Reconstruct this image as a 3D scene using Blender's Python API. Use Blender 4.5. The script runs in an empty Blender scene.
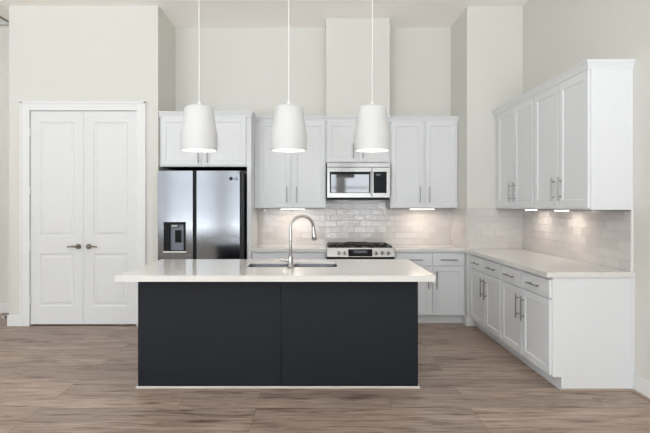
import bpy, bmesh, math, random
from mathutils import Vector, Matrix
random.seed(7)
S = bpy.context.scene
COL = S.collection
PI = math.pi

# ------------------------------------------------------------------ camera
cam = bpy.data.objects.new('camera', bpy.data.cameras.new('camera'))
COL.objects.link(cam)
cam.location = (0, 0, 1.428)
cam.rotation_euler = (PI / 2, 0, 0)
cam.data.sensor_width = 36
cam.data.lens = 475 * 36 / 650
cam.data.shift_x = 8 / 650
cam.data.shift_y = -10.5 / 650
cam.data.clip_start = 0.05
S.camera = cam

# ------------------------------------------------------------------ sky, window daylight, added fill, exposure
W = bpy.data.worlds.new('world'); S.world = W; W.use_nodes = True
W.node_tree.nodes['Background'].inputs[0].default_value = (0.80, 0.90, 1.0, 1)
W.node_tree.nodes['Background'].inputs[1].default_value = 1.0
REAR = -3.0
WINDOWS = [(-6.3, -4.75), (-4.5, -2.95), (-2.7, -1.15), (-0.9, 0.65), (0.85, 2.2)]
WZ0, WZ1 = 0.68, 3.1
for i, (a, b) in enumerate(WINDOWS):
    l = bpy.data.lights.new('window_daylight', 'AREA'); l.shape = 'RECTANGLE'
    l.size = b - a; l.size_y = WZ1 - WZ0
    l.energy = (20 if a > -1 else 16) * (b - a)
    l.color = (0.915, 0.96, 1.0)
    o = bpy.data.objects.new('window_daylight', l); COL.objects.link(o)
    o.location = ((a + b) / 2, REAR - 0.10, (WZ0 + WZ1) / 2)
    o.rotation_euler = Vector((0, 1, 0)).to_track_quat('-Z', 'Z').to_euler()
SIDE_FILL_OPENINGS = [(-1.8, 0.1), (0.4, 2.3)]      # invented openings in the left wall, out of frame, for added fill
for a, b in SIDE_FILL_OPENINGS:
    l = bpy.data.lights.new('side_daylight', 'AREA'); l.shape = 'RECTANGLE'  # fill lamp added to lift the right wall and cabinet faces
    l.size = b - a; l.size_y = WZ1 - WZ0; l.energy = 20; l.color = (0.93, 0.965, 1.0)
    o = bpy.data.objects.new('side_daylight', l); COL.objects.link(o)
    o.location = (-7.12, (a + b) / 2, (WZ0 + WZ1) / 2)
    o.rotation_euler = Vector((1, 0, 0)).to_track_quat('-Z', 'Z').to_euler()
l = bpy.data.lights.new('patio_bounce', 'AREA'); l.shape = 'RECTANGLE'   # unseen uplight added outside the windows to brighten the ceiling
l.size = 10.0; l.size_y = 3.0; l.energy = 1500; l.color = (0.90, 0.955, 1.0)
o = bpy.data.objects.new('patio_bounce', l); COL.objects.link(o)
o.location = (-0.6, -5.0, 0.0)
o.rotation_euler = Vector((0, 0.45, 0.9)).to_track_quat('-Z', 'Y').to_euler()
vs = S.view_settings
vs.view_transform = 'Standard'; vs.look = 'None'; vs.gamma = 1.0; vs.use_curve_mapping = False
vs.exposure = 0.44
S.cycles.max_bounces = 10; S.cycles.diffuse_bounces = 7
S.cycles.sample_clamp_indirect = 6.0
S.cycles.use_denoising = True

# ------------------------------------------------------------------ materials
def srgb(r, g, b):
    f = lambda c: (c / 255 / 12.92) if c / 255 <= 0.04045 else ((c / 255 + 0.055) / 1.055) ** 2.4
    return (f(r), f(g), f(b), 1)

def mat(name, col, rough=0.5, metal=0.0, spec=0.5, bump=0, bscale=60, aniso=0, coat=0, emit=None, estr=0, stretch=None, var=0.02):
    m = bpy.data.materials.new(name); m.use_nodes = True
    nt = m.node_tree; b = nt.nodes['Principled BSDF']
    b.inputs['Base Color'].default_value = col
    b.inputs['Roughness'].default_value = rough
    b.inputs['Metallic'].default_value = metal
    b.inputs['Specular IOR Level'].default_value = spec
    b.inputs['Coat Weight'].default_value = coat
    if emit:
        b.inputs['Emission Color'].default_value = emit
        b.inputs['Emission Strength'].default_value = estr
    tc = nt.nodes.new('ShaderNodeTexCoord'); mp = nt.nodes.new('ShaderNodeMapping')
    nt.links.new(tc.outputs['Object'], mp.inputs[0])
    if stretch: mp.inputs['Scale'].default_value = stretch
    n = nt.nodes.new('ShaderNodeTexNoise'); n.inputs['Scale'].default_value = bscale; n.inputs['Detail'].default_value = 4
    nt.links.new(mp.outputs[0], n.inputs['Vector'])
    mix = nt.nodes.new('ShaderNodeMix'); mix.data_type = 'RGBA'
    mix.inputs[6].default_value = tuple(c * (1 - var) for c in col[:3]) + (1,)
    mix.inputs[7].default_value = tuple(min(1, c * (1 + var)) for c in col[:3]) + (1,)
    nt.links.new(n.outputs[0], mix.inputs[0]); nt.links.new(mix.outputs[2], b.inputs['Base Color'])
    if bump:
        bp = nt.nodes.new('ShaderNodeBump'); bp.inputs['Strength'].default_value = bump; bp.inputs['Distance'].default_value = 0.002
        nt.links.new(n.outputs[0], bp.inputs['Height']); nt.links.new(bp.outputs[0], b.inputs['Normal'])
    return m

M = {}
M['wall'] = mat('wall_paint', srgb(215, 214, 208), 0.85, spec=0.25, bump=0.15, bscale=180)
M['ceil'] = mat('ceiling_paint', srgb(253, 250, 246), 0.9, spec=0.2, bump=0.15, bscale=160)
M['trim'] = mat('trim_paint', srgb(226, 227, 227), 0.45, spec=0.4)
M['cab'] = mat('cabinet_paint', srgb(221, 223, 225), 0.42, spec=0.4)
M['door'] = mat('door_paint', srgb(222, 223, 223), 0.5, spec=0.4)
M['navy'] = mat('island_paint', srgb(18, 23, 30), 0.5, spec=0.3, var=0.05, bscale=8)
M['shoe'] = mat('raw_molding', srgb(205, 197, 190), 0.6, var=0.08, bscale=20)
M['shoebrown'] = mat('floor_molding', srgb(168, 150, 135), 0.6, var=0.1, bscale=20)
M['nickel'] = mat('brushed_nickel', srgb(150, 148, 146), 0.32, metal=1)
M['bronze'] = mat('satin_nickel_lever', srgb(128, 118, 110), 0.3, metal=1)
M['chrome'] = mat('polished_nickel', srgb(168, 166, 163), 0.14, metal=1)
M['steel'] = mat('brushed_steel', srgb(120, 121, 124), 0.13, metal=1, bump=0.02, bscale=40, stretch=(1, 1, 60), var=0.03)
M['steelw'] = mat('microwave_steel', srgb(148, 146, 143), 0.24, metal=1, bump=0.05, bscale=40, stretch=(1, 1, 60), var=0.03)
M['sink'] = mat('sink_steel', srgb(190, 190, 195), 0.2, metal=1)
M['black'] = mat('black_plastic', srgb(12, 12, 14), 0.45, spec=0.2)
M['keypad'] = mat('keypad_black', srgb(10, 11, 13), 0.3, spec=0.12)
M['iron'] = mat('cast_iron', srgb(20, 20, 21), 0.6, bump=0.3, bscale=200)
M['darkgrey'] = mat('fridge_case', srgb(40, 41, 43), 0.45)
M['grey'] = mat('grey_panel', srgb(112, 118, 130), 0.35)
M['darkpanel'] = mat('dark_paddle', srgb(46, 50, 60), 0.35)
M['glass_black'] = mat('black_glass', srgb(10, 11, 13), 0.06, spec=0.8)
M['mirrorglass'] = mat('microwave_window', srgb(112, 112, 113), 0.05, metal=0.85)
M['screen'] = mat('range_screen', srgb(28, 38, 58), 0.12)
M['shade'] = mat('lamp_shade', srgb(207, 207, 207), 0.55, spec=0.35)
M['cord'] = mat('lamp_cord', srgb(236, 235, 232), 0.6)
M['bulb'] = mat('bulb_glow', (1, 1, 1, 1), 0.5, emit=(1, 0.95, 0.86, 1), estr=3)
M['strip'] = mat('strip_glow', (1, 1, 1, 1), 0.5, emit=(1, 0.93, 0.82, 1), estr=5)
M['plastic'] = mat('white_plastic', srgb(236, 235, 232), 0.4)
M['vent'] = mat('vent_grey', srgb(150, 146, 136), 0.6)
M['ventdark'] = mat('vent_backing', srgb(60, 58, 52), 0.8)
M['rubber'] = mat('rubber_tip', srgb(236, 232, 226), 0.5)
M['grout'] = mat('grout', srgb(200, 195, 191), 0.9, bump=0.2, bscale=300)
M['ground'] = mat('patio_ground', srgb(150, 146, 138), 0.9)

# quartz
def quartz():
    m = mat('quartz', srgb(232, 229, 223), 0.13, spec=0.5, var=0.0, bscale=5)
    nt = m.node_tree; b = nt.nodes['Principled BSDF']
    tc = nt.nodes['Texture Coordinate']
    n = nt.nodes.new('ShaderNodeTexNoise'); n.inputs['Scale'].default_value = 260; n.inputs['Detail'].default_value = 3
    r = nt.nodes.new('ShaderNodeValToRGB'); r.color_ramp.elements[0].position = 0.3; r.color_ramp.elements[1].position = 0.5
    r.color_ramp.elements[0].color = srgb(207, 204, 199); r.color_ramp.elements[1].color = srgb(222, 220, 216)
    nt.links.new(tc.outputs['Object'], n.inputs['Vector']); nt.links.new(n.outputs[0], r.inputs[0])
    nt.links.new(r.outputs[0], b.inputs['Base Color'])
    return m
M['quartz'] = quartz()

def tile_mat():
    m = mat('glazed_tile', srgb(219, 213, 209), 0.08, spec=0.6, var=0.0, bscale=5)
    nt = m.node_tree; b = nt.nodes['Principled BSDF']; tc = nt.nodes['Texture Coordinate']
    n = nt.nodes.new('ShaderNodeTexNoise'); n.inputs['Scale'].default_value = 22; n.inputs['Detail'].default_value = 2
    bp = nt.nodes.new('ShaderNodeBump'); bp.inputs['Strength'].default_value = 0.35; bp.inputs['Distance'].default_value = 0.004
    nt.links.new(tc.outputs['Object'], n.inputs['Vector'])
    nt.links.new(n.outputs[0], bp.inputs['Height']); nt.links.new(bp.outputs[0], b.inputs['Normal'])
    g = nt.nodes.new('ShaderNodeNewGeometry')
    mr = nt.nodes.new('ShaderNodeValToRGB')
    mr.color_ramp.elements[0].color = srgb(203, 197, 194); mr.color_ramp.elements[1].color = srgb(212, 207, 204)
    nt.links.new(g.outputs['Random Per Island'], mr.inputs[0]); nt.links.new(mr.outputs[0], b.inputs['Base Color'])
    return m
M['tile'] = tile_mat()

def floor_mat():
    m = bpy.data.materials.new('oak_planks'); m.use_nodes = True
    nt = m.node_tree; b = nt.nodes['Principled BSDF']; N = nt.nodes.new; L = nt.links.new
    tc = N('ShaderNodeTexCoord')
    br = N('ShaderNodeTexBrick'); br.inputs['Scale'].default_value = 1.0
    br.inputs['Brick Width'].default_value = 1.52; br.inputs['Row Height'].default_value = 0.19
    br.inputs['Mortar Size'].default_value = 0.0012; br.inputs['Mortar Smooth'].default_value = 0.2
    br.offset = 0.37; br.offset_frequency = 3; br.squash = 1
    br.inputs['Color1'].default_value = (0, 0, 0, 1); br.inputs['Color2'].default_value = (1, 1, 1, 1)
    br.inputs['Mortar'].default_value = (0.5, 0.5, 0.5, 1)
    mp0 = N('ShaderNodeMapping'); mp0.inputs['Location'].default_value = (0.43, 0.065, 0)
    L(tc.outputs['Object'], mp0.inputs[0]); L(mp0.outputs[0], br.inputs['Vector'])
    # offset the grain per plank
    sc = N('ShaderNodeVectorMath'); sc.operation = 'SCALE'; sc.inputs['Scale'].default_value = 13.0
    L(br.outputs['Color'], sc.inputs[0])
    ad = N('ShaderNodeVectorMath'); ad.operation = 'ADD'; L(tc.outputs['Object'], ad.inputs[0]); L(sc.outputs[0], ad.inputs[1])
    mp = N('ShaderNodeMapping'); mp.inputs['Scale'].default_value = (0.9, 9, 1); L(ad.outputs[0], mp.inputs[0])
    g1 = N('ShaderNodeTexNoise'); g1.inputs['Scale'].default_value = 2.6; g1.inputs['Detail'].default_value = 8; g1.inputs['Roughness'].default_value = 0.62; g1.inputs['Distortion'].default_value = 0.9
    L(mp.outputs[0], g1.inputs['Vector'])
    mpb = N('ShaderNodeMapping'); mpb.inputs['Scale'].default_value = (2.2, 60, 1); L(ad.outputs[0], mpb.inputs[0])
    g2 = N('ShaderNodeTexNoise'); g2.inputs['Scale'].default_value = 2.0; g2.inputs['Detail'].default_value = 4
    L(mpb.outputs[0], g2.inputs['Vector'])
    ramp = N('ShaderNodeValToRGB'); e = ramp.color_ramp.elements
    e[0].position = 0.30; e[0].color = srgb(112, 92, 81)
    e[1].position = 0.72; e[1].color = srgb(190, 172, 158)
    x = ramp.color_ramp.elements.new(0.48); x.color = srgb(166, 147, 134)
    L(g1.outputs[0], ramp.inputs[0])
    tint = N('ShaderNodeMix'); tint.data_type = 'RGBA'; tint.blend_type = 'MULTIPLY'; tint.inputs[0].default_value = 1
    tr = N('ShaderNodeValToRGB'); tr.color_ramp.elements[0].color = (0.80, 0.80, 0.81, 1); tr.color_ramp.elements[1].color = (1.08, 1.07, 1.05, 1)
    L(br.outputs['Color'], tr.inputs[0]); L(ramp.outputs[0], tint.inputs[6]); L(tr.outputs[0], tint.inputs[7])
    fine = N('ShaderNodeMix'); fine.data_type = 'RGBA'; fine.blend_type = 'MULTIPLY'; fine.inputs[0].default_value = 1
    fr = N('ShaderNodeValToRGB'); fr.color_ramp.elements[0].position = 0.34; fr.color_ramp.elements[0].color = (0.76, 0.74, 0.73, 1); fr.color_ramp.elements[1].position = 0.62; fr.color_ramp.elements[1].color = (1.04, 1.04, 1.04, 1)
    L(g2.outputs[0], fr.inputs[0]); L(tint.outputs[2], fine.inputs[6]); L(fr.outputs[0], fine.inputs[7])
    # knots
    mk = N('ShaderNodeMapping'); mk.inputs['Scale'].default_value = (0.75, 3.4, 1); L(ad.outputs[0], mk.inputs[0])
    vo = N('ShaderNodeTexVoronoi'); vo.inputs['Scale'].default_value = 1.35; L(mk.outputs[0], vo.inputs['Vector'])
    kr = N('ShaderNodeValToRGB'); kr.color_ramp.elements[0].position = 0.03; kr.color_ramp.elements[0].color = (0.36, 0.31, 0.28, 1); kr.color_ramp.elements[1].position = 0.17; kr.color_ramp.elements[1].color = (1, 1, 1, 1)
    L(vo.outputs['Distance'], kr.inputs[0])
    kn = N('ShaderNodeMix'); kn.data_type = 'RGBA'; kn.blend_type = 'MULTIPLY'; kn.inputs[0].default_value = 0.9
    L(fine.outputs[2], kn.inputs[6]); L(kr.outputs[0], kn.inputs[7])
    mq = N('ShaderNodeMapping'); mq.inputs['Scale'].default_value = (2.3, 9.5, 1); L(ad.outputs[0], mq.inputs[0])
    gq = N('ShaderNodeTexNoise'); gq.inputs['Scale'].default_value = 1.5; gq.inputs['Detail'].default_value = 3; L(mq.outputs[0], gq.inputs['Vector'])
    rq = N('ShaderNodeValToRGB'); rq.color_ramp.elements[0].position = 0.64; rq.color_ramp.elements[0].color = (1, 1, 1, 1); rq.color_ramp.elements[1].position = 0.76; rq.color_ramp.elements[1].color = (0.5, 0.45, 0.42, 1)
    L(gq.outputs[0], rq.inputs[0])
    kq = N('ShaderNodeMix'); kq.data_type = 'RGBA'; kq.blend_type = 'MULTIPLY'; kq.inputs[0].default_value = 1.0
    L(kn.outputs[2], kq.inputs[6]); L(rq.outputs[0], kq.inputs[7]); kn = kq
    seam = N('ShaderNodeMix'); seam.data_type = 'RGBA'; L(br.outputs['Fac'], seam.inputs[0])
    L(kn.outputs[2], seam.inputs[6]); seam.inputs[7].default_value = srgb(92, 76, 66)
    L(seam.outputs[2], b.inputs['Base Color'])
    b.inputs['Roughness'].default_value = 0.42; b.inputs['Specular IOR Level'].default_value = 0.35
    bp = N('ShaderNodeBump'); bp.inputs['Strength'].default_value = 0.12; bp.inputs['Distance'].default_value = 0.003
    L(g2.outputs[0], bp.inputs['Height']); L(bp.outputs[0], b.inputs['Normal'])
    return m
M['floor'] = floor_mat()

# ------------------------------------------------------------------ mesh helpers
class MB:
    def __init__(s): s.bm = bmesh.new()
    def box(s, x0, x1, y0, y1, z0, z1, bev=0.0):
        vs = [s.bm.verts.new((x, y, z)) for x in (x0, x1) for y in (y0, y1) for z in (z0, z1)]
        fs = [s.bm.faces.new([vs[i] for i in q]) for q in ((0, 1, 3, 2), (4, 6, 7, 5), (0, 4, 5, 1), (2, 3, 7, 6), (0, 2, 6, 4), (1, 5, 7, 3))]
        if bev:
            es = list({e for f in fs for e in f.edges})
            bmesh.ops.bevel(s.bm, geom=es, offset=bev, segments=2, affect='EDGES', profile=0.5)
        return s
    def loft(s, loops, cap0=True, cap1=True, smooth=False):
        rings = [[s.bm.verts.new(p) for p in l] for l in loops]
        n = len(rings[0])
        for a, b in zip(rings, rings[1:]):
            for i in range(n):
                f = s.bm.faces.new((a[i], a[(i + 1) % n], b[(i + 1) % n], b[i])); f.smooth = smooth
        if cap0: s.bm.faces.new(rings[0][::-1])
        if cap1: s.bm.faces.new(rings[-1])
        return s
    def tube(s, pts, r, n=14, smooth=True):
        pts = [Vector(p) for p in pts]; loops = []
        rr = r if isinstance(r, (list, tuple)) else [r] * len(pts)
        up = None
        for i, p in enumerate(pts):
            t = (pts[min(i + 1, len(pts) - 1)] - pts[max(i - 1, 0)]).normalized()
            if up is None:
                up = Vector((0, 0, 1)) if abs(t.z) < 0.9 else Vector((1, 0, 0))
            a = t.cross(up).normalized(); b = a.cross(t).normalized(); up = b
            loops.append([p + (a * math.cos(2 * PI * k / n) + b * math.sin(2 * PI * k / n)) * rr[i] for k in range(n)])
        return s.loft(loops, smooth=smooth)
    def lathe(s, cx, cy, prof, n=48, cap0=False, cap1=False):
        return s.loft([[(cx + r * math.cos(2 * PI * k / n), cy + r * math.sin(2 * PI * k / n), z) for k in range(n)] for r, z in prof], cap0, cap1, True)
    def disc_y(s, cx, y0, y1, cz, r, n=24):
        return s.loft([[(cx + r * math.cos(2 * PI * k / n), y, cz + r * math.sin(2 * PI * k / n)) for k in range(n)] for y in (y0, y1)], smooth=True)
    def panel_slab(s, x0, x1, z0, z1, yf, t, openings, prof):
        """front slab facing -y with rectangular openings filled by a stepped panel"""
        xs = sorted({x0, x1} | {v for o in openings for v in o[:2]})
        zs = sorted({z0, z1} | {v for o in openings for v in o[2:]})
        e = 0.002
        # outer edge with a small chamfer
        outer = [(x0, x1, z0, z1)]
        def rect(a, b, c, d, y): return [(a, y, c), (b, y, c), (b, y, d), (a, y, d)]
        s.loft([rect(x0, x1, z0, z1, yf + t), rect(x0, x1, z0, z1, yf + e), rect(x0 + e, x1 - e, z0 + e, z1 - e, yf)], cap0=True, cap1=False)
        for i in range(len(xs) - 1):
            for j in range(len(zs) - 1):
                a, b, c, d = xs[i], xs[i + 1], zs[j], zs[j + 1]
                if any(a >= o[0] - 1e-6 and b <= o[1] + 1e-6 and c >= o[2] - 1e-6 and d <= o[3] + 1e-6 for o in openings): continue
                a2 = a + e if a == x0 else a; b2 = b - e if b == x1 else b
                c2 = c + e if c == z0 else c; d2 = d - e if d == z1 else d
                s.bm.faces.new([s.bm.verts.new(p) for p in rect(a2, b2, c2, d2, yf)])
        for (a, b, c, d) in openings:
            s.loft([rect(a + i, b - i, c + i, d - i, yf + dp) for i, dp in [(0, 0)] + prof], cap0=False, cap1=True)
        return s
    def build(s, name, m, parent=None, smooth_all=False):
        bmesh.ops.remove_doubles(s.bm, verts=s.bm.verts, dist=1e-5)
        bmesh.ops.recalc_face_normals(s.bm, faces=s.bm.faces)
        me = bpy.data.meshes.new(name)
        mats = m if isinstance(m, list) else [m]
        s.bm.to_mesh(me); s.bm.free()
        for x in mats: me.materials.append(M[x])
        if any(p.use_smooth for p in me.polygons): me.set_sharp_from_angle(angle=math.radians(38))
        o = bpy.data.objects.new(name, me); COL.objects.link(o)
        if parent: o.parent = parent
        return o

def tag(o, label=None, cat=None, group=None, kind=None):
    if label: o['label'] = label
    if cat: o['category'] = cat
    if group: o['group'] = group
    if kind: o['kind'] = kind
    return o
def thing(name, label, cat, loc=(0, 0, 0), rz=0, group=None):
    o = bpy.data.objects.new(name, None); COL.objects.link(o)
    o.location = loc; o.rotation_euler = (0, 0, rz); o.empty_display_size = 0.1
    return tag(o, label, cat, group)
def struct(name, mb, m, parent=None):
    o = mb.build(name, m, parent)
    if not parent: o['kind'] = 'structure'
    return o
def copy_tree(o, parent=None):
    c = o.copy(); COL.objects.link(c)
    if parent: c.parent = parent
    for ch in list(o.children):
        copy_tree(ch, c)
    return c

# ------------------------------------------------------------------ key planes (metres)
YB = 6.35       # back wall
YF = 5.655      # front plane of the pantry block and of the right pier
XR = 2.455      # right wall
XP = 1.786      # side of the right pier
XL = -1.892     # right side of the pantry block
XLL = -3.667    # left side of the pantry block
XW = -7.0
CE = 3.812
CT, CB = 0.918, 0.878   # worktop top and underside

# ------------------------------------------------------------------ structure
struct('floor', MB().box(XW - 0.1, XR + 0.1, REAR - 0.1, YB + 0.1, -0.08, 0), 'floor')
struct('ceiling', MB().box(XW - 0.1, XR + 0.1, REAR - 0.1, YB + 0.1, CE, CE + 0.1), 'ceil')
struct('wall_back', MB().box(XW, XR + 0.1, YB, YB + 0.12, 0, CE), 'wall')
struct('wall_right', MB().box(XR, XR + 0.12, REAR, YB, 0, CE), 'wall')
lw = MB()
lw.box(XW - .12, XW, REAR, YB, 0, WZ0); lw.box(XW - .12, XW, REAR, YB, WZ1, CE)
ys = [REAR] + [v for w in SIDE_FILL_OPENINGS for v in w] + [YB]
for i in range(0, len(ys), 2): lw.box(XW - .12, XW, ys[i], ys[i + 1], WZ0, WZ1)
struct('wall_left', lw, 'wall')
for i, (a, b) in enumerate(SIDE_FILL_OPENINGS):  # frames of the invented openings around the added side fill
    w = MB()
    for (p, q, r_, t_) in ((a, a + .05, WZ0, WZ1), (b - .05, b, WZ0, WZ1), (a, b, WZ0, WZ0 + .05), (a, b, WZ1 - .05, WZ1)):
        w.box(XW - .09, XW - .03, p, q, r_, t_)
    struct('window_%d' % (i + 6), w, 'trim')
struct('wall_pier_right', MB().box(XP, XR, YF, YB, 0, CE, 0.006), 'wall')
DX0, DX1, DZ = -3.417, -2.143, 2.563       # pantry door opening
pb = MB()
pb.box(XLL, DX0 - 0.02, YF, YB, 0, CE); pb.box(DX1 + 0.02, XL, YF, YB, 0, CE)
pb.box(DX0 - 0.02, DX1 + 0.02, YF, YB, DZ + 0.02, CE)
pb.box(DX0 - 0.02, DX1 + 0.02, YF + 0.12, YB, 0, DZ + 0.02)
struct('wall_pantry', pb, 'wall')
struct('wall_chase', MB().box(0.114, 0.925, 6.03, YB, 2.55, CE, 0.004), 'wall')
# rear wall with the window openings that light the room
rw = MB()
rw.box(XW, XR, REAR - 0.15, REAR, 0, WZ0); rw.box(XW, XR, REAR - 0.15, REAR, WZ1, CE)
xs = [XW] + [v for w in WINDOWS for v in w] + [XR]
for i in range(0, len(xs), 2): rw.box(xs[i], xs[i + 1], REAR - 0.15, REAR, WZ0, WZ1)
struct('wall_rear', rw, 'wall')
for i, (a, b) in enumerate(WINDOWS):
    w = MB()
    for (p, q, r_, t_) in ((a, a + .05, WZ0, WZ1), (b - .05, b, WZ0, WZ1), (a, b, WZ0, WZ0 + .05), (a, b, WZ1 - .05, WZ1), (a, b, 1.98, 2.03)):
        w.box(p, q, REAR - .09, REAR - .03, r_, t_)
    struct('window_%d' % (i + 1), w, 'trim')

# baseboards
def board(mb, x0, x1, y0, y1, h=0.13): mb.box(x0, x1, y0, y1, 0, h, 0.003)
struct('baseboard_back', (lambda m: (board(m, XW, XLL, YB - .015, YB), m)[1])(MB()), 'trim')
bb = MB(); board(bb, XLL - .015, DX0 - .115, YF - .015, YF); board(bb, DX1 + .115, XL, YF - .015, YF); board(bb, XLL - .015, XLL, YF, YB - .015)
struct('baseboard_pantry', bb, 'trim')
struct('baseboard_right', (lambda m: (board(m, XR - .015, XR, REAR, 3.66), m)[1])(MB()), 'trim')
struct('trim_1', MB().box(XR - .033, XR - .015, REAR, 3.66, 0, .02, .005), 'shoebrown')
bb = MB(); board(bb, XP - .014, XP, YF - .015, 5.79, 0.115); board(bb, XP, 1.885, YF - .015, YF, 0.115)
struct('baseboard_pier', bb, 'trim')
# door casing
cs = MB()
cw = 0.105
for (a, b) in ((DX0 - cw, DX0), (DX1, DX1 + cw)):
    cs.box(a, b, YF - .016, YF + .0, 0, DZ + cw - .0, .003)
cs.box(DX0, DX1, YF - .016, YF, DZ, DZ + cw, .003)
cs.box(DX0 - cw - .004, DX0 - cw + .022, YF - .024, YF, 0, DZ + cw, .003)
cs.box(DX1 + cw - .022, DX1 + cw + .004, YF - .024, YF, 0, DZ + cw, .003)
cs.box(DX0 - cw - .004, DX1 + cw + .004, YF - .024, YF, DZ + cw - .024, DZ + cw + .002, .003)
cs.box(DX0 - .02, DX0 - .001, YF, YF + .12, 0, DZ + .02); cs.box(DX1 + .001, DX1 + .02, YF, YF + .12, 0, DZ + .02)
cs.box(DX0 - .001, DX1 + .001, YF, YF + .12, DZ + .001, DZ + .02)
cs.box(DX0 - .001, DX1 + .001, YF + .05, YF + .065, DZ - .012, DZ + .001)
struct('trim_2', cs, 'trim')
# pantry door leaves
XM = (DX0 + DX1) / 2
PROF = [(0.006, 0.004), (0.014, 0.010), (0.030, 0.010), (0.048, 0.004), (0.050, 0.0035)]
def leaf(n, x0, x1, hx, side):
    yf = YF + 0.008
    pr, px0, px1 = None, x0 + 0.113, x1 - 0.113
    m = MB().panel_slab(x0, x1, 0.018, DZ - 0.004, yf, 0.035, [(px0, px1, 0.232, 0.863), (px0, px1, 1.065, 2.43)], PROF)
    d = struct('door_%d' % n, m, 'door')
    d['label'] = 'white two-panel pantry door leaf hinged on its ' + ('left' if side < 0 else 'right')
    h = MB()
    hy = YF - 0.014
    h.disc_y(hx, yf, yf - 0.012, 0.945, 0.032)
    h.tube([(hx, yf - 0.01, 0.945), (hx, yf - .052, 0.945)], [.013, .011])
    h.tube([(hx - side * .008, yf - .05, .946), (hx + side * .04, yf - .052, .950), (hx + side * .08, yf - .05, .948), (hx + side * .115, yf - .046, .944)], [.013, .011, .009, .008])
    h.build('door_handle', 'bronze', d)
    hinge_x = x0 if side < 0 else x1
    for z in (0.31, 0.96, 1.62, 2.31):
        MB().tube([(hinge_x, YF - .004, z - .05), (hinge_x, YF - .004, z + .05)], .0075, 10).build('hinge', 'plastic', d)
leaf(1, DX0 + .003, XM - .0015, XM - .062, -1)
leaf(2, XM + .0015, DX1 - .003, XM + .062, 1)

# ------------------------------------------------------------------ tiled backsplashes
def tiles(name, label, org, u, nrm, length, z0, ztop, start=0.0, breaks=(), seedv=1):
    """ztop(x) gives the upper limit; breaks are x where it changes"""
    rnd = random.Random(seedv)
    root = thing(name, label, 'backsplash', org)
    u = Vector(u); nrm = Vector(nrm); Z = Vector((0, 0, 1))
    g = MB(); t = MB()
    cuts = sorted([0, length] + list(breaks))
    for a, b in zip(cuts, cuts[1:]):
        zt = ztop((a + b) / 2)
        q = [u * a, u * b]
        loops = []
        for dpt in (0.0, 0.0072):
            loops.append([tuple(u * a + nrm * dpt + Z * z0), tuple(u * b + nrm * dpt + Z * z0), tuple(u * b + nrm * dpt + Z * zt), tuple(u * a + nrm * dpt + Z * zt)])
        g.loft(loops)
    RW, RH, G = 0.1545, 0.0785, 0.0012
    k = 0; z = z0
    while z < 1.6:
        x = start - (RW / 2 if k % 2 else 0) - RW
        while x < length:
            for a, b in zip(cuts, cuts[1:]):
                xa, xb = max(x, a), min(x + RW, b); zt = min(z + RH, ztop((a + b) / 2))
                if xb - xa < 0.012 or zt - z < 0.01: continue
                x1, x2, z1, z2 = xa + G, xb - G, z + G, zt - G
                tx, tz = rnd.gauss(0, 0.011), rnd.gauss(0, 0.011)
                cx, cz = (x1 + x2) / 2, (z1 + z2) / 2
                def P(xx, zz, d): return tuple(u * xx + Z * zz + nrm * (d + ((xx - cx) * tx + (zz - cz) * tz if d > .006 else 0)))
                c = 0.0016
                t.loft([[P(x1, z1, .003), P(x2, z1, .003), P(x2, z2, .003), P(x1, z2, .003)],
                        [P(x1, z1, .0085), P(x2, z1, .0085), P(x2, z2, .0085), P(x1, z2, .0085)],
                        [P(x1 + c, z1 + c, .010), P(x2 - c, z1 + c, .010), P(x2 - c, z2 - c, .010), P(x1 + c, z2 - c, .010)]], cap0=False)
            x += RW
        z += RH; k += 1
    g.build('grout_bed', 'grout', root); t.build('tiles', 'tile', root)
    return root
UB = 1.398
r0 = -0.79
tiles('tile_backsplash', 'glossy pale subway tiles behind the range and back worktops', (r0, YB - .001, 0), (1, 0, 0), (0, -1, 0), XP - r0 - .0, CT, lambda x: 1.51 if 0.114 < x + r0 < 0.925 else UB, .05, (0.114 - r0, 0.925 - r0), 1)
tiles('tile_backsplash', 'narrow tiled strip on the side of the pier, right of the back worktop', (XP, YF - .01, 0), (0, 1, 0), (-1, 0, 0), YB - YF, CT, lambda x: UB, 0.02, (), 2)
tiles('tile_backsplash', 'pale subway tiles on the front of the pier, facing the room', (XP - .01, YF, 0), (1, 0, 0), (0, -1, 0), XR - XP + .01, CT, lambda x: UB, 0.03, (), 3)
rt = tiles('tile_backsplash', 'long tiled backsplash on the right wall under the wall cabinets', (XR - .001, 3.70, 0), (0, 1, 0), (-1, 0, 0), YF - 3.70 - .01, CT, lambda x: UB, 0.0, (), 4)
MB().box(-.012, 0, -.012, 0.0, CT, UB).build('edge_trim', 'trim', rt)

# ------------------------------------------------------------------ cabinets
def bar_handle(parent, x, z, L, vertical=True, y=-0.02, r=0.0062):
    m = MB(); yy = y - 0.03
    if vertical:
        m.tube([(x, yy, z - L / 2), (x, yy, z + L / 2)], r, 12)
        for s in (-1, 1): m.tube([(x, y, z + s * L * .33), (x, yy, z + s * L * .33)], r * .8, 10)
    else:
        m.tube([(x - L / 2, yy, z), (x + L / 2, yy, z)], r, 12)
        for s in (-1, 1): m.tube([(x + s * L * .33, y, z), (x + s * L * .33, yy, z)], r * .8, 10)
    return m.build('handle', 'nickel', parent)
SH = [(0.004, 0.009)]
def cab_door(root, x0, x1, z0, z1, fw=0.062):
    SHP = [(0.003, 0.002), (0.007, 0.002), (0.012, 0.008)]
    m = MB().panel_slab(x0, x1, z0, z1, -0.02, 0.0195, [(x0 + fw, x1 - fw, z0 + fw, z1 - fw)], SHP)
    return m.build('door', 'cab', root)
def drawer_front(root, x0, x1, z0, z1):
    m = MB().box(x0, x1, -0.02, -0.0005, z0, z1, 0.0025)
    return m.build('drawer', 'cab', root)
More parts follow.
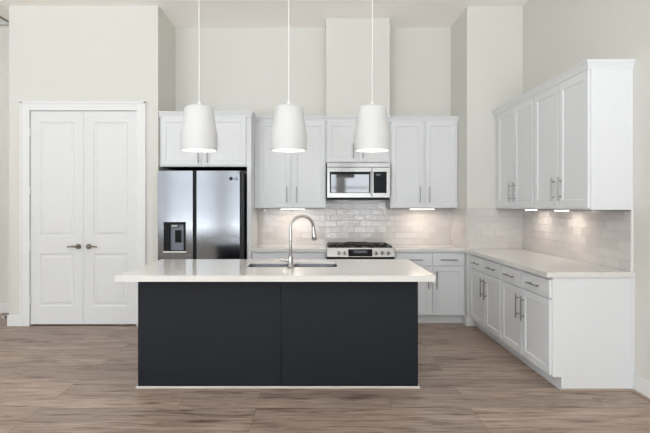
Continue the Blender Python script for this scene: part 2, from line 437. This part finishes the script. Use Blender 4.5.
def crown(root, x0, x1, yb, left, right, zb=2.505, zt=2.558, yback_r=None):
    prof = [(0.0, zb - .012), (0.004, zb - .012), (0.006, zb + .004), (0.012, zb + .016), (0.019, zb + .030), (0.025, zb + .040), (0.028, zb + .042), (0.028, zt), (0.0, zt)]
    m = MB()
    rings = []
    for o, z in prof:
        l = o if left else 0; r = o if right else 0
        yr = yb if yback_r is None else yback_r
        rings.append([(x0 - l, yb, z), (x0 - l, -0.021 - o, z), (x1 + r, -0.021 - o, z), (x1 + r, yr, z)])
    vv = [[m.bm.verts.new(p) for p in rg] for rg in rings]
    for a, b in zip(vv, vv[1:]):
        for i in range(3): m.bm.faces.new((a[i], a[i + 1], b[i + 1], b[i]))
    m.bm.faces.new(vv[-1]); m.bm.faces.new(vv[0][::-1])
    m.bm.faces.new([r_[0] for r_ in vv]); m.bm.faces.new([r_[3] for r_ in vv][::-1])
    return m.build('crown_molding', 'cab', root)

def wall_cabinet(label, loc, w, depth, z0, doors, hz, hl=0.205, rz=0, left=False, right=False, ztop=2.505, crown_back=None, name='wall_cabinet', fw=.062, group=None, hoff=0.042):
    root = thing(name, label, 'cabinet', loc, rz, group)
    m = MB().box(0, w, 0, depth, z0, ztop, 0.0015)
    m.box(0.02, w - .02, 0.012, depth, z0 - .0, z0 + .01)
    m.build('body', 'cab', root)
    crown(root, 0, w, depth, left, right, yback_r=crown_back)
    for k, (a, b) in enumerate(doors):
        d = cab_door(root, a, b, z0 + .012, ztop - .012, fw)
        hx = b - hoff if k % 2 == 0 else a + hoff
        bar_handle(d, hx, hz, hl)
    return root
YU = 6.02   # carcass front of the shallow wall cabinets (door face 6.00)
UX0 = -0.788
wall_cabinet('tall white double-door wall cabinet between the fridge and the microwave', (UX0, YU, 0), 0.9, YB - YU - .001, 1.40,
             [(0.058, 0.452), (0.484, 0.888)], 1.572, hoff=.045, fw=.052)
wall_cabinet('short white double-door cabinet directly above the microwave', (0.114, YU, 0), 0.811, YB - YU - .001, 1.972,
             [(0.016, 0.390), (0.421, 0.795)], 2.12, 0.19, hoff=.045, fw=.052)
wall_cabinet('tall white double-door wall cabinet right of the microwave', (0.927, YU, 0), XP - 0.929, YB - YU - .001, 1.40,
             [(0.014, 0.413), (0.446, 0.843)], 1.572, hoff=.042, fw=.052)
# fridge enclosure
YFC = 5.71
fc = wall_cabinet('wide shallow white cabinet above the stainless refrigerator', (XL + .002, YFC, 0), 1.10, YB - YFC - .001, 1.90,
                  [(0.020, 0.507), (0.545, 1.036)], 2.035, 0.19, right=True, crown_back=YU - .06 - YFC, hoff=.035, fw=.052, name='fridge_cabinet')
fp = MB().box(-0.838, -0.790, YFC - .02, YB - .001, 0, 1.899, .002).build('fridge_side_panel', 'cab')
tag(fp, 'tall white side panel standing right of the refrigerator', 'panel')

# right-hand wall run (faces -X): local +x runs towards the camera, local +y to the wall
XU = 2.128
DU = XR - XU - .001
wall_cabinet('white double-door wall cabinet at the far end of the right wall, against the pier', (XU, YF - .001, 0), 1.027, DU, 1.398,
             [(0.100, 0.548), (0.566, 1.010)], 1.575, rz=-PI / 2, hoff=.05)
wall_cabinet('white double-door wall cabinet at the near end of the right wall', (XU, YF - 1.029, 0), 0.940, DU, 1.398,
             [(0.012, 0.461), (0.479, 0.928)], 1.575, rz=-PI / 2, right=True, hoff=.05)

def base_cabinet(label, loc, w, depth, cols, rz=0, toe=0.105, rightend=False, filler=False):
    root = thing('base_cabinet', label, 'cabinet', loc, rz)
    m = MB().box(0, w, 0, depth, toe, CB, 0.0015)
    m.box(0.0 , w, 0.068, depth, 0, toe)
    m.build('body', 'cab', root)
    for k, (a, b) in enumerate(cols):
        d = drawer_front(root, a, b, 0.712, 0.853)
        bar_handle(d, (a + b) / 2, 0.782, 0.205, False)
        d = cab_door(root, a, b, 0.116, 0.700, .055)
        bar_handle(d, b - .045 if k % 2 == 0 else a + .045, 0.54, 0.215)
    if filler: MB().box(0, .012, -.034, 0, toe, CB).build('filler_strip', 'cab', root)
    if rightend:
        MB().box(w, w + .012, 0.068, depth - .02, 0, .018, .003).build('shoe_molding', 'shoebrown', root)
        MB().box(w, w + .006, depth - .03, depth, 0.0, CB).build('scribe_strip', 'cab', root)
    return root
YC = 5.735
base_cabinet('white base cabinet with drawers left of the range', (-0.788, YC, 0), 0.9, YB - YC - .001, [(0.012, 0.352), (0.358, 0.888)])
base_cabinet('white base cabinet right of the range, facing the room from the back wall', (0.93, YC, 0), XP - .932, YB - YC - .001, [(0.020, 0.452), (0.462, 0.846)])
XC = 1.82
DC = XR - XC - .001
base_cabinet('far white base cabinet on the right wall, beside the pier', (XC, YF - .002, 0), 0.993, DC, [(0.062, 0.545), (0.563, 0.975)], rz=-PI / 2, filler=True)
base_cabinet('near white base cabinet on the right wall with exposed end panel', (XC, YF - .997, 0), 0.988, DC, [(0.012, 0.468), (0.486, 0.975)], rz=-PI / 2, rightend=True)

# ------------------------------------------------------------------ worktops
def slab(outline, holes, z0, z1):
    bm = bmesh.new()
    def ring(pts):
        v = [bm.verts.new((x, y, z1)) for x, y in pts]
        return [bm.edges.new((v[i], v[(i + 1) % len(v)])) for i in range(len(v))]
    es = ring(outline)
    for h in holes: es += ring(h)
    bmesh.ops.triangle_fill(bm, use_beauty=True, edges=es, use_dissolve=False)
    r = bmesh.ops.extrude_face_region(bm, geom=list(bm.faces))
    for g in r['geom']:
        if isinstance(g, bmesh.types.BMVert): g.co.z = z0
    m = MB(); m.bm.free(); m.bm = bm
    return m
def rrect(x0, x1, y0, y1, r, n=6):
    pts = []
    for cx, cy, a0 in ((x1 - r, y1 - r, 0), (x0 + r, y1 - r, 90), (x0 + r, y0 + r, 180), (x1 - r, y0 + r, 270)):
        for k in range(n + 1):
            a = math.radians(a0 + 90 * k / n); pts.append((cx + r * math.cos(a), cy + r * math.sin(a)))
    return pts
def bev(o, w=0.0018):
    b = o.modifiers.new('edge', 'BEVEL'); b.width = w; b.segments = 2; b.limit_method = 'ANGLE'; b.angle_limit = math.radians(60)
    return o
YCF = 5.69
o = slab([(-0.788, YCF), (0.112, YCF), (0.112, YB - .001), (-0.788, YB - .001)], [], CB, CT).build('worktop', 'quartz'); bev(o)
tag(o, 'short white quartz worktop between refrigerator and range', 'worktop')
o = slab([(0.930, YCF), (1.768, YCF), (1.768, 3.655), (XR - .001, 3.655), (XR - .001, YF - .001), (XP - .001, YF - .001), (XP - .001, YB - .001), (0.930, YB - .001)], [], CB, CT).build('worktop', 'quartz'); bev(o)
tag(o, 'L-shaped white quartz worktop running along the right wall and round the pier', 'worktop')
IX0, IX1, IY0, IY1 = -1.484, 0.870, 3.482, 4.55
SB = [(-0.597, -0.245, 3.965, 4.335), (-0.205, 0.172, 3.965, 4.335)]
o = slab([(IX0, IY0), (IX1, IY0), (IX1, IY1), (IX0, IY1)], [rrect(*s_, .05) for s_ in SB], CT - .018, CT)
AP = .05                                      # mitred apron that makes the edge look thick
for (p, q_, c_, d_) in ((IX0, IX1, IY0, IY0 + AP), (IX0, IX1, IY1 - AP, IY1), (IX0, IX0 + AP, IY0 + AP, IY1 - AP), (IX1 - AP, IX1, IY0 + AP, IY1 - AP)):
    o.box(p, q_, c_, d_, CB - .005, CT - .018)
bmesh.ops.remove_doubles(o.bm, verts=o.bm.verts, dist=1e-5)
o.box(-1.40, .788, 3.73, 3.90, CB - .005, CT - .018); o.box(-1.40, .788, 4.40, 4.48, CB - .005, CT - .018)
o = o.build('island_worktop', 'quartz')
tag(o, 'large white quartz top of the dark kitchen island', 'worktop')

# ------------------------------------------------------------------ island
CBI = CB - .005
isl = thing('kitchen_island', 'long charcoal painted kitchen island under the white top', 'kitchen island', (-0.306, 4.08, 0))
def L(x): return x + 0.306
def YL(y): return y - 4.08
IBY0, IBY1 = 3.725, 4.49
m = MB()
m.box(L(-1.404), L(-1.386), YL(IBY0), YL(IBY1), 0, CBI); m.box(L(.774), L(.792), YL(IBY0), YL(IBY1), 0, CBI)
m.box(L(-1.386), L(.774), YL(IBY0 + .01), YL(IBY0 + .03), 0, CBI)
m.box(L(-1.386), L(.774), YL(IBY1 - .03), YL(IBY1 - .02), .1, CBI)
m.box(L(-1.386), L(.774), YL(IBY0 + .03), YL(IBY1 - .09), 0, .1)
m.build('body', 'navy', isl)
MB().box(L(-1.386), L(-.2835), YL(IBY0 + .001), YL(IBY0 + .01), 0.018, CBI, .0012).build('panel', 'navy', isl)
MB().box(L(-.2805), L(.774), YL(IBY0 + .001), YL(IBY0 + .01), 0.018, CBI, .0012).build('panel', 'navy', isl)
q = MB()
q.box(L(-1.418), L(.806), YL(IBY0 - .014), YL(IBY0), 0, .017, .004)
q.box(L(-1.418), L(-1.404), YL(IBY0), YL(IBY1), 0, .017, .004); q.box(L(.792), L(.806), YL(IBY0), YL(IBY1), 0, .017, .004)
b_ = q.build('shoe_molding', 'shoe', isl); b_['label'] = 'pale unpainted shoe molding'
for i in range(4):
    a = -1.38 + i * .54
    d = MB().panel_slab(L(a), L(a + .53), .12, .86, 0, .018, [(L(a + .06), L(a + .47), .18, .80)], [(0.004, .009)])
    for v in d.bm.verts: v.co.y = YL(IBY1) - v.co.y
    d = d.build('door', 'navy', isl)
    hx = L(a + .49 if i % 2 == 0 else a + .04)
    h = MB().tube([(hx, YL(IBY1) + .03, .55), (hx, YL(IBY1) + .03, .75)], .006, 10)
    for z in (.58, .72): h.tube([(hx, YL(IBY1), z), (hx, YL(IBY1) + .03, z)], .005, 8)
    h.build('handle', 'nickel', d)

# sink
sk = thing('double_sink', 'double-bowl stainless steel sink set into the island top', 'sink', (-0.21, 4.15, CT - .019))
for (a, b, c, d) in SB:
    def rr(e, z, r): return [(x + .21, y - 4.15, z) for x, y in rrect(a + e, b - e, c + e, d - e, r)]
    m = MB().loft([rr(-.012, 0, .06), rr(-.012, -.004, .06), rr(-.001, -.18, .06), rr(.05, -.205, .05), rr(.05, -.200, .05), rr(.004, -.17, .05), rr(-.001, -.0, .05)], cap0=False, cap1=False, smooth=True)
    m2 = m
    m2.loft([rr(.05, -.205, .05), rr(.05, -.2, .05)])
    bw = m2.build('bowl', 'sink', sk)
    cx, cy = (a + b) / 2 + .21, (c + d) / 2 - 4.15
    MB().lathe(cx, cy, [(.0, -.199), (.03, -.199), (.042, -.196), (.045, -.199)], 24).build('drain', 'chrome', bw)
# faucet
fx, fy = -0.2175, 3.90
fa = thing('gooseneck_faucet', 'tall polished gooseneck faucet standing on the island beside the sink', 'faucet', (fx, fy, CT))
MB().lathe(0, 0, [(.0, .0), (.030, .0), (.031, .004), (.027, .009), (.024, .012), (.0, .012)], 28).build('base', 'chrome', fa)
MB().lathe(0, 0, [(.021, .010), (.022, .03), (.0225, .085), (.0195, .098), (.015, .105), (.0, .106)], 28).build('valve_body', 'chrome', fa)
dx, dy = 0.965, 0.26
H0 = 0.330; R = 0.097
pts = [(0, 0, .10), (0, 0, .2), (0, 0, H0)]
for k in range(1, 17):
    a = PI - PI * k / 16 * 1.0
    pts.append(((R + R * math.cos(a)) * dx, (R + R * math.cos(a)) * dy, H0 + R * math.sin(a)))
MB().tube(pts, .0125, 16).build('spout', 'chrome', fa)
e = Vector(pts[-1]); t = (e - Vector(pts[-2])).normalized()
sp = MB().tube([e - t * .004, e + t * .02, e + t * .035, e + t * .07, e + t * .098, e + t * .104], [.0145, .0150, .017, .0195, .021, .018], 18).build('spray_head', 'chrome', fa)
MB().tube([e + t * .1045, e + t * .107], [.016, .016], 16).build('nozzle', 'black', sp)
MB().tube([(-.012, 0, .066), (-.032, -.002, .066), (-.046, -.004, .067), (-.062, -.006, .068), (-.088, -.010, .070)], [.0165, .016, .014, .0125, .0115], 14).build('lever', 'chrome', fa)

# ------------------------------------------------------------------ refrigerator
FY = 5.555
fr = thing('refrigerator', 'stainless side-by-side refrigerator with dispenser in its left door', 'refrigerator', (-1.38, 6.0, 0))
def fxl(x): return x + 1.38
def fyl(y): return y - 6.0
MB().box(fxl(-1.858), fxl(-.868), fyl(5.64), fyl(6.33), .02, 1.825, .004).build('body', 'darkgrey', fr)
MB().box(fxl(-1.84), fxl(-.91), fyl(5.60), fyl(5.64), .03, .11, .003).build('kick_grille', 'black', fr)
HZ0, HZ1, HX0, HX1 = 0.908, 1.233, -1.785, -1.543
d1 = MB().panel_slab(fxl(-1.862), fxl(-1.452), .13, 1.842, fyl(FY), .078, [(fxl(HX0), fxl(HX1), HZ0, HZ1)], [(0.0, .055)]).build('door', 'steel', fr)
d2 = MB().panel_slab(fxl(-1.410), fxl(-.902), .13, 1.842, fyl(FY), .078, [], [])
d2 = d2.build('door', 'steel', fr)
MB().box(fxl(-1.450), fxl(-1.412), fyl(FY + .02), fyl(FY + .08), .13, 1.84).build('handle_recess', 'black', fr)
dm = MB()
dm.box(fxl(HX0 - .008), fxl(HX1 + .008), fyl(FY - .004), fyl(FY + .002), HZ1, HZ1 + .008); dm.box(fxl(HX0 - .008), fxl(HX1 + .008), fyl(FY - .004), fyl(FY + .002), HZ0 - .008, HZ0)
dm.box(fxl(HX0 - .008), fxl(HX0), fyl(FY - .004), fyl(FY + .002), HZ0 - .008, HZ1 + .008); dm.box(fxl(HX1), fxl(HX1 + .008), fyl(FY - .004), fyl(FY + .002), HZ0 - .008, HZ1 + .008)
dm.box(fxl(HX0), fxl(HX0 + .055), fyl(FY - .002), fyl(FY + .05), HZ0, HZ1)
dm.box(fxl(HX0), fxl(HX1), fyl(FY + .0), fyl(FY + .05), HZ1 - .02, HZ1)
dm.box(fxl(HX1 - .018), fxl(HX1), fyl(FY + .0), fyl(FY + .05), HZ0, HZ1)
dp = dm.build('water_dispenser', 'black', d1)
MB().box(fxl(HX0 + .055), fxl(HX1 - .018), fyl(FY + .046), fyl(FY + .054), HZ0, HZ1 - .02).build('back_plate', 'grey', dp)
MB().box(fxl(HX0 + .115), fxl(HX1 - .055), fyl(FY + .028), fyl(FY + .044), HZ0 + .09, HZ1 - .09, .004).build('paddle', 'keypad', dp)
MB().box(fxl(HX0 + .075), fxl(HX1 - .085), fyl(FY + .006), fyl(FY + .044), HZ1 - .052, HZ1 - .022, .008).build('spout', 'nickel', dp)
MB().box(fxl(HX0 - .014), fxl(HX1 + .014), fyl(FY - .008), fyl(FY + .004), HZ0 - .024, HZ0 - .009, .003).build('drip_ledge', 'plastic', dp)
bd = MB().disc_y(fxl(-1.006), fyl(FY), fyl(FY - .002), 1.748, .021)
for (p, q_, c_, d_) in ((-.974, -.968, 1.732, 1.764), (-.974, -.956, 1.732, 1.738), (-.948, -.942, 1.732, 1.764), (-.948, -.926, 1.758, 1.764), (-.948, -.926, 1.732, 1.738), (-.932, -.926, 1.732, 1.750)):
    bd.box(fxl(p), fxl(q_), fyl(FY - .002), fyl(FY), c_, d_)
bd.build('logo', 'black', d2)

# ------------------------------------------------------------------ microwave
mw = thing('microwave', 'stainless over-the-range microwave hung below the short cabinet', 'microwave', (0.52, 6.1, 1.51))
def mx(x): return x - .52
def my(y): return y - 6.1
def mz(z): return z - 1.51
MY = 5.95
X0, X1, Z0, Z1 = 0.125, 0.915, 1.533, 1.970
MB().box(mx(X0), mx(X1), my(MY + .03), my(YB - .012), mz(Z0), mz(Z1), .003).build('body', 'darkgrey', mw)
MB().box(mx(X0 + .01), mx(X1 - .01), my(MY + .008), my(YB - .03), mz(1.508), mz(1.532)).build('bottom_vent', 'black', mw)
XS = 0.690
# top vent strip
MB().box(mx(X0), mx(X1), my(MY + .004), my(MY + .03), mz(1.915), mz(Z1), .004).build('vent_strip', 'steelw', mw)
WX0, WX1, WZa, WZb = X0 + .035, .668, 1.590, 1.858
dd = MB().panel_slab(mx(X0), mx(XS), mz(Z0), mz(1.912), my(MY), .03, [(mx(WX0), mx(WX1), mz(WZa), mz(WZb))], [(0, .004)]).build('door', 'steelw', mw)
gl = MB().box(mx(WX0), mx(WX1), my(MY + .001), my(MY + .0035), mz(WZa), mz(WZb)).build('window_frame', 'keypad', dd)
MB().box(mx(WX0 + .016), mx(WX1 - .016), my(MY - .0005), my(MY + .002), mz(WZa + .006), mz(WZb - .034), .0004).build('window', 'mirrorglass', dd)
h = MB().tube([(mx(XS - .006), my(MY - .035), mz(1.555)), (mx(XS - .006), my(MY - .038), mz(1.72)), (mx(XS - .006), my(MY - .035), mz(1.885))], .009, 14)
for z in (1.565, 1.875): h.tube([(mx(XS - .006), my(MY - .035), mz(z)), (mx(XS - .006), my(MY + .002), mz(z))], .008, 10)
h.build('handle', 'chrome', dd)
cp = MB().panel_slab(mx(XS + .003), mx(X1), mz(Z0), mz(1.912), my(MY), .03, [(mx(XS + .018), mx(X1 - .042), mz(WZa), mz(WZb))], [(0, .004)]).build('control_panel', 'steelw', mw)
MB().box(mx(XS + .018), mx(X1 - .042), my(MY + .001), my(MY + .0035), mz(WZa), mz(WZb)).build('keypad', 'keypad', cp)
MB().box(mx(XS + .05), mx(XS + .105), my(MY - .0), my(MY + .0012), mz(WZb - .05), mz(WZb - .028)).build('clock_display', 'screen', cp)

# ------------------------------------------------------------------ range
rg = thing('gas_range', 'stainless slide-in gas range with black grates under the microwave', 'range', (0.52, 6.0, 0))
def rx(x): return x - .52
def ry(y): return y - 6.0
RX0, RX1 = 0.1155, 0.9265
RY = 5.665
MB().box(rx(RX0 + .003), rx(RX1 - .003), ry(RY + .03), ry(YB - .012), .02, .905, .003).build('body', 'darkgrey', rg)
MB().box(rx(RX0), rx(RX1), ry(RY + .015), ry(YB - .014), .905, .922, .004).build('cooktop', 'glass_black', rg)
def slanted(mb, x0, x1, pts): mb.loft([[(x0, y, z) for y, z in pts], [(x1, y, z) for y, z in pts]])
c = MB(); slanted(c, rx(RX0), rx(RX1), [(ry(RY - .0155), .823), (ry(RY + .012), .928), (ry(RY + .05), .928), (ry(RY + .05), .823)])
cpn = c.build('control_panel', 'steelw', rg)
def onp(z, off=0): return ry(RY - .02 + (z - .806) * .262) - off
c = MB(); slanted(c, rx(.372), rx(.660), [(onp(.830, .003), .830), (onp(.912, .003), .912), (onp(.912, -.002), .912), (onp(.830, -.002), .830)])
sc = c.build('display', 'keypad', cpn)
c = MB(); slanted(c, rx(.44), rx(.60), [(onp(.868, .0045), .868), (onp(.900, .0045), .900), (onp(.900, .002), .900), (onp(.868, .002), .868)])
c.build('screen', 'screen', sc)
for kx in (.262, .330, .702, .776, .846):
    z = .866; y = onp(z)
    n = Vector((0, -1, .26)).normalized(); cc = Vector((rx(kx), y, z))
    k = MB().tube([cc - n * .002, cc + n * .006, cc + n * .0065, cc + n * .026, cc + n * .029], [.027, .027, .021, .019, .016], 20).build('knob', 'nickel', rg)
    g_ = MB().box(rx(kx) - .004, rx(kx) + .004, y - .036, y - .026, z - .012, z + .022, .001); g_.build('pointer', 'black', k)
gr = MB()
for (a, b) in ((RX0 + .02, .372), (.378, .664), (.670, RX1 - .02)):
    z = .945 if a != .378 else .952
    for yy in (5.72, 6.0, 6.28): gr.box(rx(a), rx(b), ry(yy) - .007, ry(yy) + .007, z - .014, z, .002)
    for xx in (a + .006, (a + b) / 2, b - .006): gr.box(rx(xx) - .006, rx(xx) + .006, ry(5.72), ry(6.28), z - .014, z, .002)
    for xx in (a + .01, b - .01):
        for yy in (5.725, 6.275): gr.box(rx(xx) - .007, rx(xx) + .007, ry(yy) - .007, ry(yy) + .007, .921, z - .01)
gr.build('grates', 'iron', rg)
for xx, yy, r_ in ((.25, 5.86, .045), (.25, 6.14, .035), (.521, 6.0, .05), (.79, 5.86, .045), (.79, 6.14, .035)):
    MB().lathe(rx(xx), ry(yy), [(.0, .922), (r_, .922), (r_, .932), (r_ * .6, .936), (0, .936)], 24).build('burner', 'iron', rg)
MB().box(rx(.40), rx(.64), ry(5.70), ry(6.2), .9525, .962, .004).build('griddle_plate', 'iron', rg)
od = MB().box(rx(RX0 + .004), rx(RX1 - .004), ry(RY - .005), ry(RY + .03), .20, .780, .005).build('oven_door', 'steelw', rg)
MB().box(rx(.22), rx(.82), ry(RY - .007), ry(RY - .004), .34, .64).build('window', 'glass_black', od)
MB().box(rx(RX0 + .004), rx(RX1 - .004), ry(RY), ry(RY + .03), .781, .8225).build('door_gasket', 'black', rg)  # black strip stands in for the shade in the gap above the door
h = MB().tube([(rx(.17), ry(RY - .05), .742), (rx(.87), ry(RY - .05), .742)], .012, 14)
for xx in (.20, .84): h.tube([(rx(xx), ry(RY - .05), .742), (rx(xx), ry(RY), .742)], .009, 10)
h.build('handle', 'steelw', od)
MB().box(rx(RX0 + .004), rx(RX1 - .004), ry(RY - .005), ry(RY + .03), .05, .192, .004).build('drawer', 'steelw', rg)

# ------------------------------------------------------------------ pendant lamps
PY = 4.02
def pendant():
    root = thing('pendant_lamp', 'x', 'pendant lamp', (0, PY, 1.897), 0)
    prof = [(.1515, 0), (.1530, .03), (.1550, .07), (.1556, .10), (.1538, .13), (.1490, .16), (.1420, .20), (.1352, .24), (.1292, .28), (.1240, .32), (.1205, .345), (.1150, .362), (.1030, .372), (.0700, .378), (.0, .379)]
    inner = [(max(r - .004, 0), z - (.004 if z > .05 else 0)) for r, z in prof]
    m = MB(); m.lathe(0, 0, inner[::-1][:-1] + [(.143, .0)] + prof)
    sh = m.build('lamp_shade', 'shade', root)
    MB().lathe(0, 0, [(.0, .415), (.010, .415), (.012, .404), (.014, .3790), (.0, .3785)], 20).build('cap', 'cord', root)
    MB().tube([(0, 0, .41), (0, 0, CE - 1.897 - .02)], .0034, 10).build('cord', 'cord', root)
    MB().lathe(0, 0, [(.0, CE - 1.897 - .001), (.06, CE - 1.897 - .001), (.06, CE - 1.897 - .022), (.0, CE - 1.897 - .024)], 28).build('canopy', 'cord', root)
    MB().tube([(0, 0, .375), (0, 0, .30)], .02, 16).build('socket', 'cord', root)
    b = MB().lathe(0, 0, [(.0, .31), (.014, .305), (.018, .28), (.028, .25), (.032, .22), (.028, .195), (.015, .18), (.0, .176)], 24).build('bulb', 'bulb', root)
    l = bpy.data.lights.new('bulb_light', 'POINT'); l.energy = 1.0; l.color = (1, .93, .84); l.shadow_soft_size = .035
    lo = bpy.data.objects.new('bulb_light', l); COL.objects.link(lo); lo.location = (0, 0, .12); lo.parent = root
    return root
p0 = pendant()
for i, (x, lb) in enumerate(((-0.998, 'white pendant lamp on the left, hanging before the fridge cabinet'), (-.239, 'middle white pendant lamp, hanging above the faucet'), (.467, 'white pendant lamp on the right, hanging before the microwave cabinet'))):
    p = p0 if i == 0 else copy_tree(p0)
    p.location.x = x; p['label'] = lb; p['group'] = 'pendant lamps over the island'

# ------------------------------------------------------------------ under-cabinet lights
def ucl(label, loc, w, rz, energy, d=.07):
    root = thing('cabinet_light', label, 'cabinet light', loc, rz, 'lights under the wall cabinets')
    MB().box(-w / 2, w / 2, -d / 2, d / 2, -.012, 0, .002).build('housing', 'plastic', root)
    MB().box(-w / 2 + .004, w / 2 - .004, -d / 2 + .004, d / 2 - .004, -.017, -.012).build('diffuser', 'strip', root)
    l = bpy.data.lights.new('strip_light', 'AREA'); l.shape = 'RECTANGLE'; l.size = w * .9; l.size_y = d * .7; l.energy = energy; l.color = (1, .87, .74)
    lo = bpy.data.objects.new('strip_light', l); COL.objects.link(lo); lo.location = (0, 0, -.02); lo.parent = root
ucl('slim lit strip under the wall cabinet left of the range', (-.3125, 6.12, 1.40), .31, 0, 1.0)
ucl('slim lit strip under the wall cabinet right of the range', (1.353, 6.12, 1.40), .31, 0, 1.0)
ucl('slim lit strip under the far wall cabinet on the right wall', (2.29, 5.08, 1.398), .2, -PI / 2, 0.6, .045)
ucl('slim lit strip under the near wall cabinet on the right wall', (2.29, 4.45, 1.398), .2, -PI / 2, 0.6, .045)

# ------------------------------------------------------------------ small things
dsx = XLL - .016
ds = thing('door_stop', 'small spring door stop with white tip on the baseboard at far left', 'door stop', (dsx, YF + .02, .10))
n = 40; pts = [(-.006 - .05 * k / (n * 1.0), .007 * math.cos(k * .9), .007 * math.sin(k * .9)) for k in range(n + 1)]
MB().tube(pts, .0022, 6).build('spring', 'bronze', ds)
MB().tube([(0, 0, 0), (-.008, 0, 0)], .013, 14).build('base', 'plastic', ds)
MB().tube([(-.054, 0, 0), (-.072, 0, 0)], [.011, .010], 14).build('tip', 'rubber', ds)

cv = thing('ceiling_vent', 'grey slatted air vent in the ceiling at upper far left', 'vent', (-4.22, 6.07, CE))
f = MB()
a, b, c, d = -.25, .25, -.17, .17
for (p, q, r_, t_) in ((a, a + .03, c, d), (b - .03, b, c, d), (a + .03, b - .03, c, c + .03), (a + .03, b - .03, d - .03, d)): f.box(p, q, r_, t_, -.016, -.0005, .002)
f.build('frame', 'vent', cv)
MB().box(a + .03, b - .03, c + .03, d - .03, -.003, -.0005).build('backing', 'ventdark', cv)
for k in range(6):
    y = c + .055 + k * .046
    MB().loft([[(a + .03, y, -.004), (a + .03, y + .028, -.014), (a + .03, y + .031, -.012), (a + .03, y + .003, -.002)], [(b - .03, y, -.004), (b - .03, y + .028, -.014), (b - .03, y + .031, -.012), (b - .03, y + .003, -.002)]]).build('slat', 'trim', cv)
